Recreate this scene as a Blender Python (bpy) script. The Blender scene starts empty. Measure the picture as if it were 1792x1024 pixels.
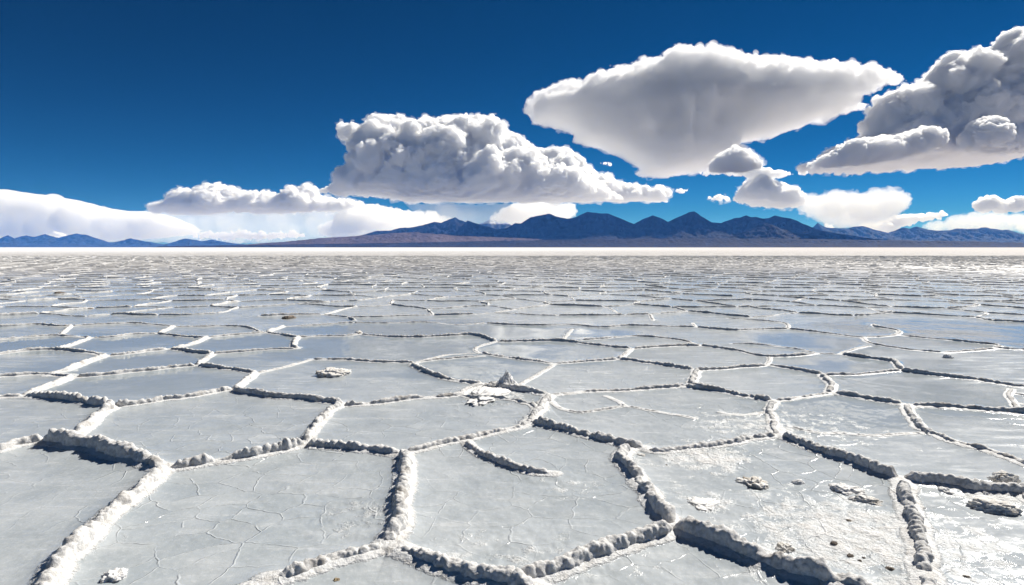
import bpy, math, random, os
import numpy as np
from mathutils import Vector, kdtree
from mathutils.geometry import tessellate_polygon

R = math.radians
C = bpy.context.scene.collection
scene = bpy.context.scene

# ------------------------------------------------------------------ camera
EYE, FOC, HOR = 1.4, 1100.0, 433.0          # eye height (m), focal length and horizon row of the 1792 px photograph
TILT = math.atan((512 - HOR) / FOC)
cam_d = bpy.data.cameras.new('camera')
cam_d.sensor_width = 36.0
cam_d.lens = 36.0 * FOC / 1792.0
cam_d.clip_start = 0.05
cam_d.clip_end = 300000.0
cam = bpy.data.objects.new('camera', cam_d)
C.objects.link(cam)
cam.location = (0, 0, EYE)
cam.rotation_euler = (R(90) - TILT, 0, 0)
scene.camera = cam


def ray(u, v):
    """Direction in the world of one point of the photograph."""
    x, y = (u - 896.0) / FOC, (512.0 - v) / FOC
    c, s = math.cos(TILT), math.sin(TILT)
    return x, c + y * s, y * c - s


def gnd(u, v):
    x, y, z = ray(u, v)
    k = -EYE / z
    return x * k, y * k


def at_depth(u, v, dist):
    x, y, z = ray(u, v)
    k = dist / y
    return x * k, EYE + z * k


# ------------------------------------------------------------------ noise helpers (numpy)
def _hash(ix, iy, iz, seed):
    h = (ix.astype(np.uint32) * np.uint32(374761393) + iy.astype(np.uint32) * np.uint32(668265263)
         + iz.astype(np.uint32) * np.uint32(2147483647 ^ 0x5bd1e995) + np.uint32((seed * 974634533 + 12345) & 0xffffffff))
    h = (h ^ (h >> np.uint32(13))) * np.uint32(1274126177)
    h = (h ^ (h >> np.uint32(16))) * np.uint32(2246822519)
    return h ^ (h >> np.uint32(15))


def _rnd(ix, iy, iz, seed):
    return (_hash(ix, iy, iz, seed) & np.uint32(0xffffff)).astype(np.float32) / np.float32(0xffffff)


K1, K2, K3 = np.uint32(374761393), np.uint32(668265263), np.uint32(2147483647 ^ 0x5bd1e995)


def _corners(p, lo, hi):
    """Hash terms of the lattice planes round each point."""
    f = np.floor(p)
    i = f.astype(np.int64).astype(np.uint32)
    d = np.arange(lo, hi + 1).astype(np.int64).astype(np.uint32)
    return f, [[(i[:, a] + x) * k for x in d] for a, k in ((0, K1), (1, K2), (2, K3))]


def _fin(h):
    h = (h ^ (h >> np.uint32(13))) * np.uint32(1274126177)
    h = (h ^ (h >> np.uint32(16))) * np.uint32(2246822519)
    h ^= h >> np.uint32(15)
    h &= np.uint32(0xffffff)
    return h.astype(np.float32)


def _seed(seed):
    return np.uint32((seed * 974634533 + 12345) & 0xffffffff)


def vnoise(p, seed=0):
    """Smooth value noise, -1..1; p is (n, 3)."""
    f, h = _corners(p, 0, 1)
    t = (p - f).astype(np.float32)
    t = t * t * t * (t * (t * 6 - 15) + 10)
    flat_z = not np.any(t[:, 2])
    out = np.zeros(len(p), np.float32)
    s = _seed(seed)
    for dx in (0, 1):
        wx = t[:, 0] if dx else 1 - t[:, 0]
        for dy in (0, 1):
            wy = wx * (t[:, 1] if dy else 1 - t[:, 1])
            hxy = h[0][dx] + h[1][dy] + s
            for dz in ((0,) if flat_z else (0, 1)):
                w = wy if flat_z else wy * (t[:, 2] if dz else 1 - t[:, 2])
                out += w * _fin(hxy + h[2][dz])
    return out * np.float32(2 / 0xffffff) - 1


def fbm(p, octaves=4, seed=0, gain=0.5, lac=2.03):
    out = np.zeros(len(p), np.float32)
    a, tot = 1.0, 0.0
    q = np.array(p, dtype=np.float64)
    for o in range(octaves):
        out += a * vnoise(q, seed + o * 17)
        tot += a
        a *= gain
        q = q * lac + 7.31
    return out / tot


def worley(p, seed=0):
    """Distance to the nearest scattered point, cells of size one."""
    f, h = _corners(p, -1, 1)
    t = (p - f).astype(np.float32)
    best = np.full(len(p), 9.0, np.float32)
    inv = np.float32(1 / 0xffffff)
    s0, s1, s2 = _seed(seed), _seed(seed + 1), _seed(seed + 2)
    for dx in (-1, 0, 1):
        for dy in (-1, 0, 1):
            hxy = h[0][dx + 1] + h[1][dy + 1]
            for dz in (-1, 0, 1):
                c = hxy + h[2][dz + 1]
                qx = _fin(c + s0) * inv + (dx - t[:, 0])
                qy = _fin(c + s1) * inv + (dy - t[:, 1])
                qz = _fin(c + s2) * inv + (dz - t[:, 2])
                best = np.minimum(best, qx * qx + qy * qy + qz * qz)
    return np.sqrt(best)


# ------------------------------------------------------------------ object helpers
def mesh_obj(name, verts, faces, mat, smooth=True, attrs=None):
    me = bpy.data.meshes.new(name)
    v = np.asarray(verts, np.float32)
    f = np.asarray(faces, np.int32)
    n, k = f.shape
    me.vertices.add(len(v))
    me.vertices.foreach_set('co', v.ravel())
    me.loops.add(n * k)
    me.loops.foreach_set('vertex_index', f.ravel())
    me.polygons.add(n)
    me.polygons.foreach_set('loop_start', np.arange(0, n * k, k, dtype=np.int32))
    me.polygons.foreach_set('use_smooth', np.full(n, smooth, dtype=bool))
    for an, av in (attrs or {}).items():
        a = me.attributes.new(an, 'FLOAT', 'POINT')
        a.data.foreach_set('value', np.asarray(av, np.float32))
    me.update(calc_edges=True)
    me.validate()
    if mat:
        me.materials.append(mat)
    o = bpy.data.objects.new(name, me)
    C.objects.link(o)
    return o


def tag(o, label=None, cat=None, group=None, kind=None):
    for k, v in (('label', label), ('category', cat), ('group', group), ('kind', kind)):
        if v:
            o[k] = v
    return o


class Nodes:
    """Small helper round a node tree."""

    def __init__(self, tree):
        self.t = tree
        tree.nodes.clear()

    def n(self, kind, props=None, **ins):
        nd = self.t.nodes.new(kind)
        for k, v in (props or {}).items():
            setattr(nd, k, v)
        for k, v in ins.items():
            self.set(nd, k, v)
        return nd

    def set(self, nd, key, v):
        if key.startswith('i') and key[1:].isdigit():
            s = nd.inputs[int(key[1:])]
        else:
            s = nd.inputs[key.replace('_', ' ')]
        if isinstance(v, bpy.types.NodeSocket):
            self.t.links.new(v, s)
        else:
            s.default_value = v

    def math(self, op, a, b=0.0, c=0.0, clamp=False):
        nd = self.n('ShaderNodeMath', {'operation': op, 'use_clamp': clamp}, i0=a, i1=b, i2=c)
        return nd.outputs[0]

    def ramp(self, fac, lo, hi, a=0.0, b=1.0):
        nd = self.n('ShaderNodeMapRange', {'interpolation_type': 'SMOOTHSTEP'}, i0=fac, i1=lo, i2=hi, i3=a, i4=b)
        return nd.outputs[0]

    def mix(self, fac, a, b, blend='MIX'):
        nd = self.n('ShaderNodeMix', {'data_type': 'RGBA', 'blend_type': blend})
        self.set(nd, 'i0', fac)
        self.set(nd, 'i6', a if isinstance(a, bpy.types.NodeSocket) else (*a, 1))
        self.set(nd, 'i7', b if isinstance(b, bpy.types.NodeSocket) else (*b, 1))
        return nd.outputs[2]

    def noise(self, vec, scale, detail=4.0, rough=0.55, dist=0.0):
        nd = self.n('ShaderNodeTexNoise', None, Vector=vec, Scale=scale, Detail=detail, Roughness=rough, Distortion=dist)
        return nd.outputs['Fac']


def material(name):
    m = bpy.data.materials.new(name)
    m.use_nodes = True
    return m, Nodes(m.node_tree)


# ------------------------------------------------------------------ sun and sky
SUN_AZ, SUN_EL = 46.0, 41.0                  # degrees to the right of straight ahead, degrees above the horizon
w = bpy.data.worlds.new('World')
scene.world = w
w.use_nodes = True
W = Nodes(w.node_tree)
sky = W.n('ShaderNodeTexSky', {'sky_type': 'NISHITA', 'sun_disc': False, 'sun_elevation': R(SUN_EL), 'sun_rotation': R(SUN_AZ),
                               'altitude': 3700.0, 'air_density': 0.8, 'dust_density': 0.0, 'ozone_density': 5.0})
hs = W.n('ShaderNodeHueSaturation', None, Hue=0.478, Saturation=1.3, Value=0.65, Color=sky.outputs[0])
lo = W.n('ShaderNodeVectorMath', {'operation': 'SCALE'}, i0=hs.outputs[0], Scale=0.2)
gm = W.n('ShaderNodeGamma', None, Color=lo.outputs[0], Gamma=1.45)
hi = W.n('ShaderNodeVectorMath', {'operation': 'SCALE'}, i0=gm.outputs[0], Scale=5.0)
bg = W.n('ShaderNodeBackground', None, Color=hi.outputs[0], Strength=0.05)
wo = W.n('ShaderNodeOutputWorld', None, Surface=bg.outputs[0])

sun_d = bpy.data.lights.new('sun', 'SUN')
sun_d.energy = 5.0
sun_d.angle = R(0.53)
sun_d.color = (1.0, 0.96, 0.9)
sun = bpy.data.objects.new('sun', sun_d)
C.objects.link(sun)
sdir = Vector((math.sin(R(SUN_AZ)) * math.cos(R(SUN_EL)), math.cos(R(SUN_AZ)) * math.cos(R(SUN_EL)), math.sin(R(SUN_EL))))
sun.rotation_euler = sdir.to_track_quat('Z', 'Y').to_euler()
sun.location = (20, 20, 30)

vs = scene.view_settings
vs.view_transform = 'Standard'
vs.look = 'None'
vs.exposure = 0.6
vs.gamma = 1.0

HAZE_DENSITY = 2.5e-5
# ------------------------------------------------------------------ the salt flat
# ridges between the salt plates, traced on the ground: (width factor, points)
RIDGES = [
    # nearest plates, left
    (.9, [(-60, 706), (0, 699), (44, 697)]),
    (1.15, [(44, 696), (80, 699), (128, 704), (175, 712), (195, 714)]),
    (1.1, [(195, 714), (165, 739), (134, 765), (112, 773), (85, 776)]),
    (.8, [(195, 713), (235, 710), (285, 703), (336, 697), (386, 687), (410, 685)]),
    (.95, [(410, 685), (440, 692), (487, 698), (540, 703), (588, 709), (598, 712)]),
    (.8, [(598, 712), (580, 724), (560, 745), (535, 777)]),
    (.95, [(-60, 802), (0, 794), (27, 784), (67, 777), (85, 776)]),
    (1.6, [(80, 776), (120, 784), (175, 794), (235, 811), (275, 823), (291, 826)]),
    (1.05, [(291, 826), (319, 824), (356, 818), (420, 806), (470, 797), (524, 784), (535, 780)]),
    (1.3, [(291, 826), (262, 852), (235, 873), (188, 914), (144, 954), (111, 998), (94, 1026), (60, 1090)]),
    (1.15, [(467, 1024), (504, 1016), (554, 1000), (600, 984), (634, 977), (674, 966), (682, 964)]),
    (1.0, [(467, 1024), (400, 1060)]),
    (1.3, [(682, 964), (694, 935), (702, 900), (708, 860), (710, 825), (708, 797)]),
    (1.0, [(535, 780), (563, 785), (600, 788), (650, 793), (694, 798), (708, 797)]),
    (.8, [(708, 797), (734, 791), (775, 780), (808, 773), (835, 768), (886, 756), (923, 744)]),
    (1.0, [(923, 744), (934, 731), (949, 713), (962, 695)]),
    (.7, [(818, 776), (835, 792), (869, 811), (902, 824), (936, 832), (970, 834)]),
    (1.05, [(923, 742), (950, 746), (986, 755), (1037, 768), (1080, 779), (1104, 786), (1130, 791)]),
    (.75, [(1130, 791), (1160, 794), (1192, 790), (1225, 785), (1259, 782), (1300, 776), (1326, 772), (1363, 767)]),
    (1.15, [(1097, 789), (1086, 804), (1095, 820), (1111, 840), (1137, 870), (1160, 905), (1174, 928)]),
    (1.25, [(1174, 930), (1151, 943), (1104, 957), (1053, 974), (1003, 994), (953, 1011), (909, 1022), (890, 1026)]),
    (1.4, [(682, 966), (718, 978), (768, 994), (835, 1012), (890, 1026), (940, 1044)]),
    (1.5, [(1174, 930), (1210, 942), (1259, 962), (1326, 985), (1377, 1004), (1427, 1018), (1478, 1028), (1540, 1048)]),
    (.7, [(1363, 767), (1357, 754), (1353, 738), (1347, 722), (1356, 706)]),
    (1.05, [(1363, 767), (1407, 784), (1461, 804), (1511, 821), (1550, 836), (1575, 845)]),
    (1.0, [(1575, 845), (1612, 846), (1662, 852), (1713, 862), (1792, 868), (1870, 872)]),
    (1.05, [(1575, 845), (1580, 875), (1595, 915), (1609, 959), (1619, 996), (1628, 1030), (1640, 1080)]),
    (.9, [(1192, 680), (1225, 683), (1259, 688), (1300, 696), (1326, 700), (1356, 705)]),
    (.65, [(1356, 705), (1394, 699), (1425, 695), (1455, 692)]),
    (1.0, [(1455, 692), (1494, 697), (1530, 704), (1562, 709), (1586, 713)]),
    (1.0, [(1586, 713), (1645, 715), (1690, 719), (1729, 722), (1792, 726), (1880, 731)]),
    (.8, [(1586, 713), (1594, 732), (1608, 748), (1625, 759), (1662, 774), (1713, 788), (1763, 805), (1792, 815), (1850, 836)]),
    (.8, [(1455, 692), (1456, 681), (1449, 669), (1440, 659)]),
    (.28, [(1625, 759), (1580, 761), (1528, 764), (1478, 761), (1427, 759), (1383, 749)]),
    (.3, [(966, 705), (983, 717), (1016, 724), (1055, 719), (1094, 713), (1137, 720), (1192, 730), (1215, 735)]),
    (.28, [(1094, 713), (1080, 704), (1060, 695)]),
    (.25, [(1259, 724), (1296, 729), (1336, 724), (1347, 722)]),
    (.8, [(598, 713), (640, 711), (667, 708), (717, 701), (770, 697), (805, 693), (822, 682), (850, 676)]),
    (.6, [(805, 694), (834, 699), (868, 699), (918, 708), (940, 718), (930, 735)]),
    # second rank
    (.85, [(44, 696), (65, 687), (90, 678), (131, 663)]),
    (.8, [(131, 663), (100, 660), (67, 658), (0, 663), (-60, 670)]),
    (.75, [(131, 663), (167, 661), (234, 654), (301, 646), (345, 642)]),
    (.8, [(345, 642), (395, 648), (449, 655)]),
    (.8, [(449, 655), (432, 670), (410, 685)]),
    (.5, [(449, 655), (495, 645), (520, 638), (545, 631)]),
    (.75, [(545, 631), (600, 632), (660, 636), (710, 637), (724, 639)]),
    (.75, [(345, 642), (358, 633), (371, 622)]),
    (.85, [(371, 622), (340, 619), (308, 614), (297, 613)]),
    (.6, [(371, 622), (420, 618), (469, 614), (519, 612)]),
    (.8, [(297, 613), (260, 617), (234, 621), (188, 625)]),
    (.85, [(188, 625), (150, 619), (100, 614), (50, 616), (0, 622), (-70, 630)]),
    (.9, [(188, 625), (167, 632), (117, 650), (84, 660)]),
    (.85, [(297, 613), (331, 606), (365, 593)]),
    (.65, [(365, 593), (335, 592), (300, 588), (276, 585)]),
    (.65, [(365, 593), (402, 589), (440, 586), (467, 584)]),
    (.65, [(467, 584), (495, 588), (522, 592), (560, 590), (600, 590), (630, 587)]),
    (.7, [(630, 587), (680, 591), (727, 592), (780, 590), (831, 588), (868, 600)]),
    (.6, [(276, 585), (234, 587), (200, 591), (160, 593)]),
    (.7, [(160, 593), (100, 589), (50, 592), (0, 596), (-70, 602)]),
    (.8, [(160, 593), (134, 603), (100, 614)]),
    (.8, [(276, 585), (292, 579), (305, 573)]),
    (.65, [(305, 573), (270, 570), (234, 567), (180, 569), (125, 572)]),
    (.7, [(125, 572), (100, 573), (67, 569), (30, 571), (0, 573), (-70, 577)]),
    (.7, [(125, 572), (116, 580), (107, 587)]),
    (.5, [(305, 573), (350, 573), (398, 572), (432, 574), (455, 582), (467, 584)]),
    (.8, [(467, 584), (480, 579), (497, 573)]),
    (.5, [(497, 573), (542, 571), (586, 568), (620, 566)]),
    (.75, [(519, 612), (512, 603), (522, 592)]),
    (.55, [(724, 639), (744, 634), (787, 630), (844, 625)]),
    (.4, [(724, 638), (770, 626), (797, 622), (841, 620)]),
    (.7, [(841, 620), (878, 627), (935, 634), (970, 639)]),
    (.65, [(970, 639), (1028, 635), (1082, 631)]),
    (.75, [(1082, 631), (1136, 637), (1192, 646), (1215, 650)]),
    (.4, [(841, 620), (832, 611), (868, 600)]),
    (.75, [(868, 600), (935, 599), (985, 599), (1052, 607), (1106, 612)]),
    (.65, [(1106, 612), (1136, 610), (1192, 607), (1226, 607)]),
    (.6, [(1106, 612), (1095, 621), (1082, 631)]),
    (.35, [(985, 597), (993, 588), (1002, 577)]),
    (.55, [(1018, 597), (1060, 594), (1115, 590), (1169, 594), (1200, 599), (1226, 606)]),
    (.4, [(970, 640), (945, 655), (921, 669), (900, 680)]),
    (.9, [(724, 640), (735, 648), (761, 659), (801, 669), (848, 676)]),
    (1.0, [(848, 676), (878, 680), (918, 688), (962, 695)]),
    (.65, [(962, 695), (1018, 689), (1060, 687), (1102, 686), (1169, 680), (1205, 679)]),
    (.8, [(1219, 650), (1214, 664), (1207, 678)]),
    (.9, [(1205, 678), (1242, 685), (1292, 693), (1326, 699)]),
    (.6, [(1217, 650), (1259, 648), (1300, 645), (1343, 641)]),
    (.75, [(1343, 641), (1393, 649), (1440, 658)]),
    (.6, [(1440, 658), (1493, 658), (1530, 655), (1575, 650)]),
    (.75, [(1575, 650), (1627, 658), (1694, 665), (1761, 676), (1792, 680), (1860, 688)]),
    (.75, [(1575, 650), (1562, 635), (1527, 630), (1470, 622)]),
    (.35, [(1470, 622), (1426, 619), (1393, 612), (1326, 604), (1279, 603)]),
    (.35, [(1470, 621), (1493, 613), (1523, 607)]),
    (.6, [(1226, 606), (1260, 611), (1292, 616), (1343, 626), (1400, 624), (1425, 620)]),
    (.35, [(1343, 641), (1347, 634), (1346, 627)]),
    (.6, [(1219, 574), (1276, 579), (1330, 578), (1379, 577)]),
    (.6, [(1379, 577), (1443, 584), (1510, 592), (1570, 588)]),
    (.65, [(1570, 588), (1572, 580), (1537, 574), (1527, 569)]),
    (.55, [(1510, 592), (1523, 602), (1577, 612), (1620, 616), (1651, 619)]),
    (.55, [(1651, 619), (1700, 616), (1741, 612)]),
    (.6, [(1741, 611), (1744, 606), (1700, 601), (1661, 597), (1577, 589)]),
    (.6, [(1741, 611), (1792, 614), (1860, 618)]),
    (.5, [(1379, 577), (1373, 567), (1330, 562), (1272, 558)]),
    (.35, [(1219, 574), (1212, 566)]),
    (.6, [(850, 567), (900, 570), (937, 571), (1002, 570), (1050, 574), (1102, 571), (1160, 573), (1219, 574)]),
    (.5, [(620, 566), (680, 567), (745, 565), (800, 570), (850, 567)]),
    # small broken plates at the right edge
    (.45, [(1768, 683), (1764, 692), (1768, 702), (1775, 715), (1780, 722)]),
    (.3, [(1768, 690), (1792, 694), (1830, 700)]), (.3, [(1770, 706), (1795, 710), (1830, 716)]),
    (.6, [(1792, 868), (1800, 880), (1860, 905)]),
    # plates just outside the picture
    (1.1, [(-120, 700), (-60, 706)]), (1.1, [(-60, 802), (-120, 820), (-200, 815)]),
]
EDGE_V = 566.0                                # the traced plates end here; plates of the same size go on to the horizon
rngG = np.random.default_rng(11)


def resample(pts, step):
    P = np.array(pts, float)
    # rounded corners, as a spline through the traced points
    if len(P) > 2:
        Q = [P[0]]
        for i in range(len(P) - 1):
            p0 = P[max(i - 1, 0)]
            p1, p2 = P[i], P[i + 1]
            p3 = P[min(i + 2, len(P) - 1)]
            for t in (0.25, 0.5, 0.75, 1.0):
                Q.append(0.5 * (2 * p1 + (p2 - p0) * t + (2 * p0 - 5 * p1 + 4 * p2 - p3) * t * t + (3 * p1 - p0 - 3 * p2 + p3) * t ** 3))
        P = np.array(Q)
    L = np.concatenate([[0], np.cumsum(np.linalg.norm(np.diff(P, axis=0), axis=1))])
    n = max(int(L[-1] / step), 2) + 1
    s = np.linspace(0, L[-1], n)
    return np.column_stack([np.interp(s, L, P[:, 0]), np.interp(s, L, P[:, 1])]), s


lines = []                                     # (points in metres, width factor)
for wf, px in RIDGES:
    lines.append(([gnd(u, v) for u, v in px], wf))

# plates beyond and around: a jittered honeycomb
hexa = []
CELL = 1.15                                    # side of one plate (m)
x_edge = [gnd(u, EDGE_V) for u in (-140, 1930)]
y_edge = x_edge[0][1]


def traced_zone(x, y):
    return y < y_edge + 0.3 and abs(x) < 0.84 * y + 0.1 and y > 2.4


def hv(i, j, k):
    """One honeycomb corner with its own displacement; two corners (k) per lattice cell."""
    x = CELL * math.sqrt(3) * (i + 0.5 * (j % 2))
    y = CELL * 1.5 * j + (CELL if k else 0) * 0.5 + (0 if k else -CELL * 0.5)
    h = random.Random((i + 4000) * 100003 + (j + 4000) * 17 + k)
    return x + h.uniform(-.36, .36) * CELL, y + h.uniform(-.36, .36) * CELL


FAR_R = 105.0
cache = {}


def hvc(i, j, k):
    if (i, j, k) not in cache:
        cache[(i, j, k)] = hv(i, j, k)
    return cache[(i, j, k)]


for j in range(-8, int(FAR_R / (CELL * 1.5)) + 1):
    yj = CELL * 1.5 * j
    half = max(14.0, 0.98 * max(yj, 0) + 4)
    ni = int(half / (CELL * math.sqrt(3))) + 1
    for i in range(-ni, ni + 1):
        a = hvc(i, j, 0)
        up = hvc(i, j, 1)
        o = j % 2
        ends = [(a, up, 0.5)]
        # from the upper corner to the lower corners of the next row
        ends.append((up, hvc(i + o, j + 1, 0), 1.0))
        ends.append((up, hvc(i + o - 1, j + 1, 0), 1.0))
        for p, q, kk in ends:
            if traced_zone(*p) or traced_zone(*q):
                continue
            if math.hypot(*p) < 1.2 or math.hypot(*q) < 1.2:
                continue
            u = rngG.random()
            far_ = min(max((math.hypot(*p) - 12.0) / 30.0, 0.0), 1.0)
            if u < 0.02 + .02 * far_:
                continue
            hexa.append((p, q, rngG.uniform(.4, .85) * (1 - .36 * far_)))
for p, q, wf in hexa:
    d = math.hypot(q[0] - p[0], q[1] - p[1])
    m1 = [p[0] + (q[0] - p[0]) * .35 + rngG.normal(0, .04) * d, p[1] + (q[1] - p[1]) * .35 + rngG.normal(0, .04) * d]
    m2 = [p[0] + (q[0] - p[0]) * .7 + rngG.normal(0, .04) * d, p[1] + (q[1] - p[1]) * .7 + rngG.normal(0, .04) * d]
    lines.append(([p, m1, m2, q], wf))

RW, RH = 0.032, 0.068                          # half width and height of a full ridge (m)
rv, rf, r_s, nv = [], [], [], 0
near_pts = []
for li, (pts, wf) in enumerate(lines):
    mid = pts[len(pts) // 2]
    dist = max(math.hypot(*mid), 2.4)
    step = min(max(0.0055, 0.0019 * dist), 0.12)
    K = 27 if dist < 6.5 else 17 if dist < 10 else (11 if dist < 25 else 7)
    P, s = resample(pts, step)
    n = len(P)
    fr = np.column_stack([P, np.zeros(n)])
    # the line wanders a little
    T = np.gradient(P, axis=0)
    T /= np.maximum(np.linalg.norm(T, axis=1, keepdims=True), 1e-9)
    Nn = np.column_stack([T[:, 1], -T[:, 0]])
    wig = fbm(fr / 0.22, 3, 5) * 0.030 + fbm(fr / 0.06, 2, 8) * 0.010
    P = P + Nn * (wig * min(1.0, wf + .2))[:, None]
    near_pts.append((P, wf))
    # size along the line: lumps like beads plus slow change
    slow = (1.0 + 0.42 * fbm(fr / 0.45 + 31, 3, 21)) * (1 - (.5 if dist < 7 else 0.0) * np.clip(fbm(fr / 0.19 + 5, 3, 23) * 2.6 - .55, 0, 1))
    endt = np.minimum(np.minimum(s, s[-1] - s) / (0.05 * wf + .02), 1.0)
    endt = np.sqrt(np.clip(endt, 0.05, 1.0))
    bead_len = 0.055
    ph = s / bead_len + 1.1 * fbm(fr / 0.13 + 9, 2, 44) + li * .37
    bf = ph - np.floor(ph)
    bead = np.sqrt(np.clip(1 - (2 * bf - 1) ** 2, 0, 1))
    bk = _rnd(np.floor(ph).astype(np.int64), np.full(n, li), np.zeros(n, np.int64), 5)
    amp = 0.26 * np.clip(0.5 + 1.1 * fbm(fr / 0.7 + 77, 2, 61), 0.15, 1.0)
    prof = slow * (1 - amp + amp * 1.5 * bead * (0.72 + 0.5 * bk)) * (0.6 + 0.4 * endt)
    hw = RW * (0.35 + 0.65 * wf) * (0.7 + 0.3 * prof)
    hh = RH * wf * prof * endt
    ang = np.linspace(math.radians(-14), math.radians(194), K)
    ca, sa = np.cos(ang), np.sin(ang)
    ex = np.sign(ca) * np.abs(ca) ** 0.8
    ez = np.sign(sa) * np.abs(sa) ** 0.72
    X = P[:, None, 0] + Nn[:, None, 0] * (hw[:, None] * ex[None, :])
    Y = P[:, None, 1] + Nn[:, None, 1] * (hw[:, None] * ex[None, :])
    Z = hh[:, None] * ez[None, :] - 0.004
    V = np.stack([X, Y, Z], -1).reshape(-1, 3)
    nd = np.stack([Nn[:, None, 0] * ca[None, :] + 0 * X, Nn[:, None, 1] * ca[None, :] + 0 * X, sa[None, :] + 0 * X], -1).reshape(-1, 3)
    # salt crystals: rounded lumps pushed out along the surface
    if dist < 25:
        lump = (0.50 - worley(V / 0.036, 91)) * 0.016 + (0.5 - worley(V / 0.014, 57)) * 0.0065 + fbm(V / 0.11, 2, 12) * 0.012
    else:
        lump = fbm(V / 0.12, 2, 12) * 0.02
    V = V + nd * (lump * (0.45 + 0.55 * wf))[:, None]
    i0 = np.arange(n - 1)[:, None] * K + np.arange(K - 1)[None, :] + nv
    F = np.stack([i0, i0 + 1, i0 + K + 1, i0 + K], -1).reshape(-1, 4)
    rv.append(V)
    rf.append(F)
    nv += len(V)
RV = np.concatenate(rv)
RF = np.concatenate(rf)

# distance from the ridges, used to heap crust against their feet
kd_pts = np.concatenate([np.column_stack([p, np.full(len(p), w_)]) [::(1 if np.hypot(*p[0]) < 14 else 3)] for p, w_ in near_pts])
kd = kdtree.KDTree(len(kd_pts))
for i, p in enumerate(kd_pts):
    kd.insert((p[0], p[1], 0), i)
kd.balance()

# rings of the sheet: fine close by, wide towards the horizon
radii = [0.12, 0.3, 0.5, 0.7, 0.9]
while radii[-1] < 62:
    radii.append(radii[-1] * (1.0048 if radii[-1] < 14 else 1.011))
while radii[-1] < 18500:
    radii.append(radii[-1] * 1.06)
radii = np.array(radii)
az = np.concatenate([np.radians(np.arange(-46, 46.01, 0.115)), np.radians(np.arange(49, 312, 3.0))])
nr, na = len(radii), len(az)
gx = radii[:, None] * np.sin(az)[None, :]
gy = radii[:, None] * np.cos(az)[None, :]
GX, GY = gx.ravel(), gy.ravel()
GR = np.repeat(radii, na)
g3 = np.column_stack([GX, GY, np.zeros(len(GX))])
rd = np.full(len(GX), 1.0, np.float32)
rw_ = np.zeros(len(GX), np.float32)
sel = np.where((GR < 30))[0]
for i in sel:
    co, idx, dd = kd.find((GX[i], GY[i], 0))
    rd[i] = max(dd - RW * (0.35 + 0.65 * kd_pts[idx, 2]), 0.0) / min(0.15 + 0.85 * kd_pts[idx, 2], 1.0)
    rw_[i] = kd_pts[idx, 2]
z = np.zeros(len(GX), np.float32)
nz_ = GR < 62
q = g3[nz_]
rough_mask = np.clip(0.35 + 1.3 * fbm(q / 1.1 + 3, 3, 140), 0, 1)
lift = 0.020 * rw_[nz_] * np.exp(-(rd[nz_] / 0.05)) + 0.008 * np.exp(-rd[nz_] / 0.28)
z[nz_] = lift + 0.004 * fbm(q / 0.9, 3, 101) + 0.0035 * rough_mask * fbm(q / 0.06, 3, 102) * np.exp(-np.maximum(GR[nz_] - 5, 0) / 8)
# crusty, broken areas traced on the ground: (centre, radius in metres, strength)
CRUST = [((1500, 940), .75, 1.0), ((1400, 985), .5, .8), ((1230, 800), .45, 1.0), ((1120, 812), .35, .6), ((960, 985), .4, .7), ((830, 965), .35, .6),
         ((640, 900), .35, .7), ((865, 690), .6, .9), ((1330, 745), .8, .8), ((1420, 740), .8, .7), ((1740, 875), .3, 1.0), ((1690, 950), .45, .7),
         ((150, 960), .3, .5), ((1200, 870), .35, .6), ((1150, 1000), .3, .5), ((1000, 850), .35, .6), ((560, 655), .3, .4), ((1240, 880), .3, .7), ((730, 1000), .3, .4)]
crust = np.zeros(len(GX), np.float32)
for (u, v), rr, st in CRUST:
    cx_, cy_ = gnd(u, v)
    crust = np.maximum(crust, .55 * st * np.exp(-((GX - cx_) ** 2 + (GY - cy_) ** 2) / (rr * rr)).astype(np.float32))
cm = np.where((crust > 0.05) & (GR < 14))[0]
q = g3[cm]
cn = fbm(q / 0.16, 5, 150, 0.6)
z[cm] += crust[cm] * (0.016 * np.clip(cn + .05, 0, 1) + 0.010 * fbm(q / 0.035, 3, 151))
# shallow water left standing in some of the plates
WET = [((1420, 602), 1.1, .6), ((1590, 690), .8, .5), ((1450, 722), .7, .35), ((950, 617), 1.4, .6), ((640, 608), 1.6, .7), ((790, 652), .8, .35), ((1000, 583), 1.5, .8),
       ((1660, 580), 2.2, 1.0), ((1500, 640), 1.0, .4), ((700, 578), 1.8, .9), ((240, 640), 1.0, .5), ((130, 600), 1.5, .6), ((420, 600), 1.2, .5), ((260, 672), .9, .35)]
wet = np.zeros(len(GX), np.float32)
for (u, v), rx, ry in WET:
    cx_, cy_ = gnd(u, v)
    wet = np.maximum(wet, np.exp(-((GX - cx_) / rx) ** 2 - ((GY - cy_) / (ry * 1.6)) ** 2).astype(np.float32))
vs_ = np.column_stack([GX, GY, z])
ii = np.arange(nr - 1)[:, None] * na
jj = np.arange(na)[None, :]
jn = (jj + 1) % na
quads = np.stack([ii + jj, ii + na + jj, ii + na + jn, ii + jn], -1).reshape(-1, 4)[:, ::-1]


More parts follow.
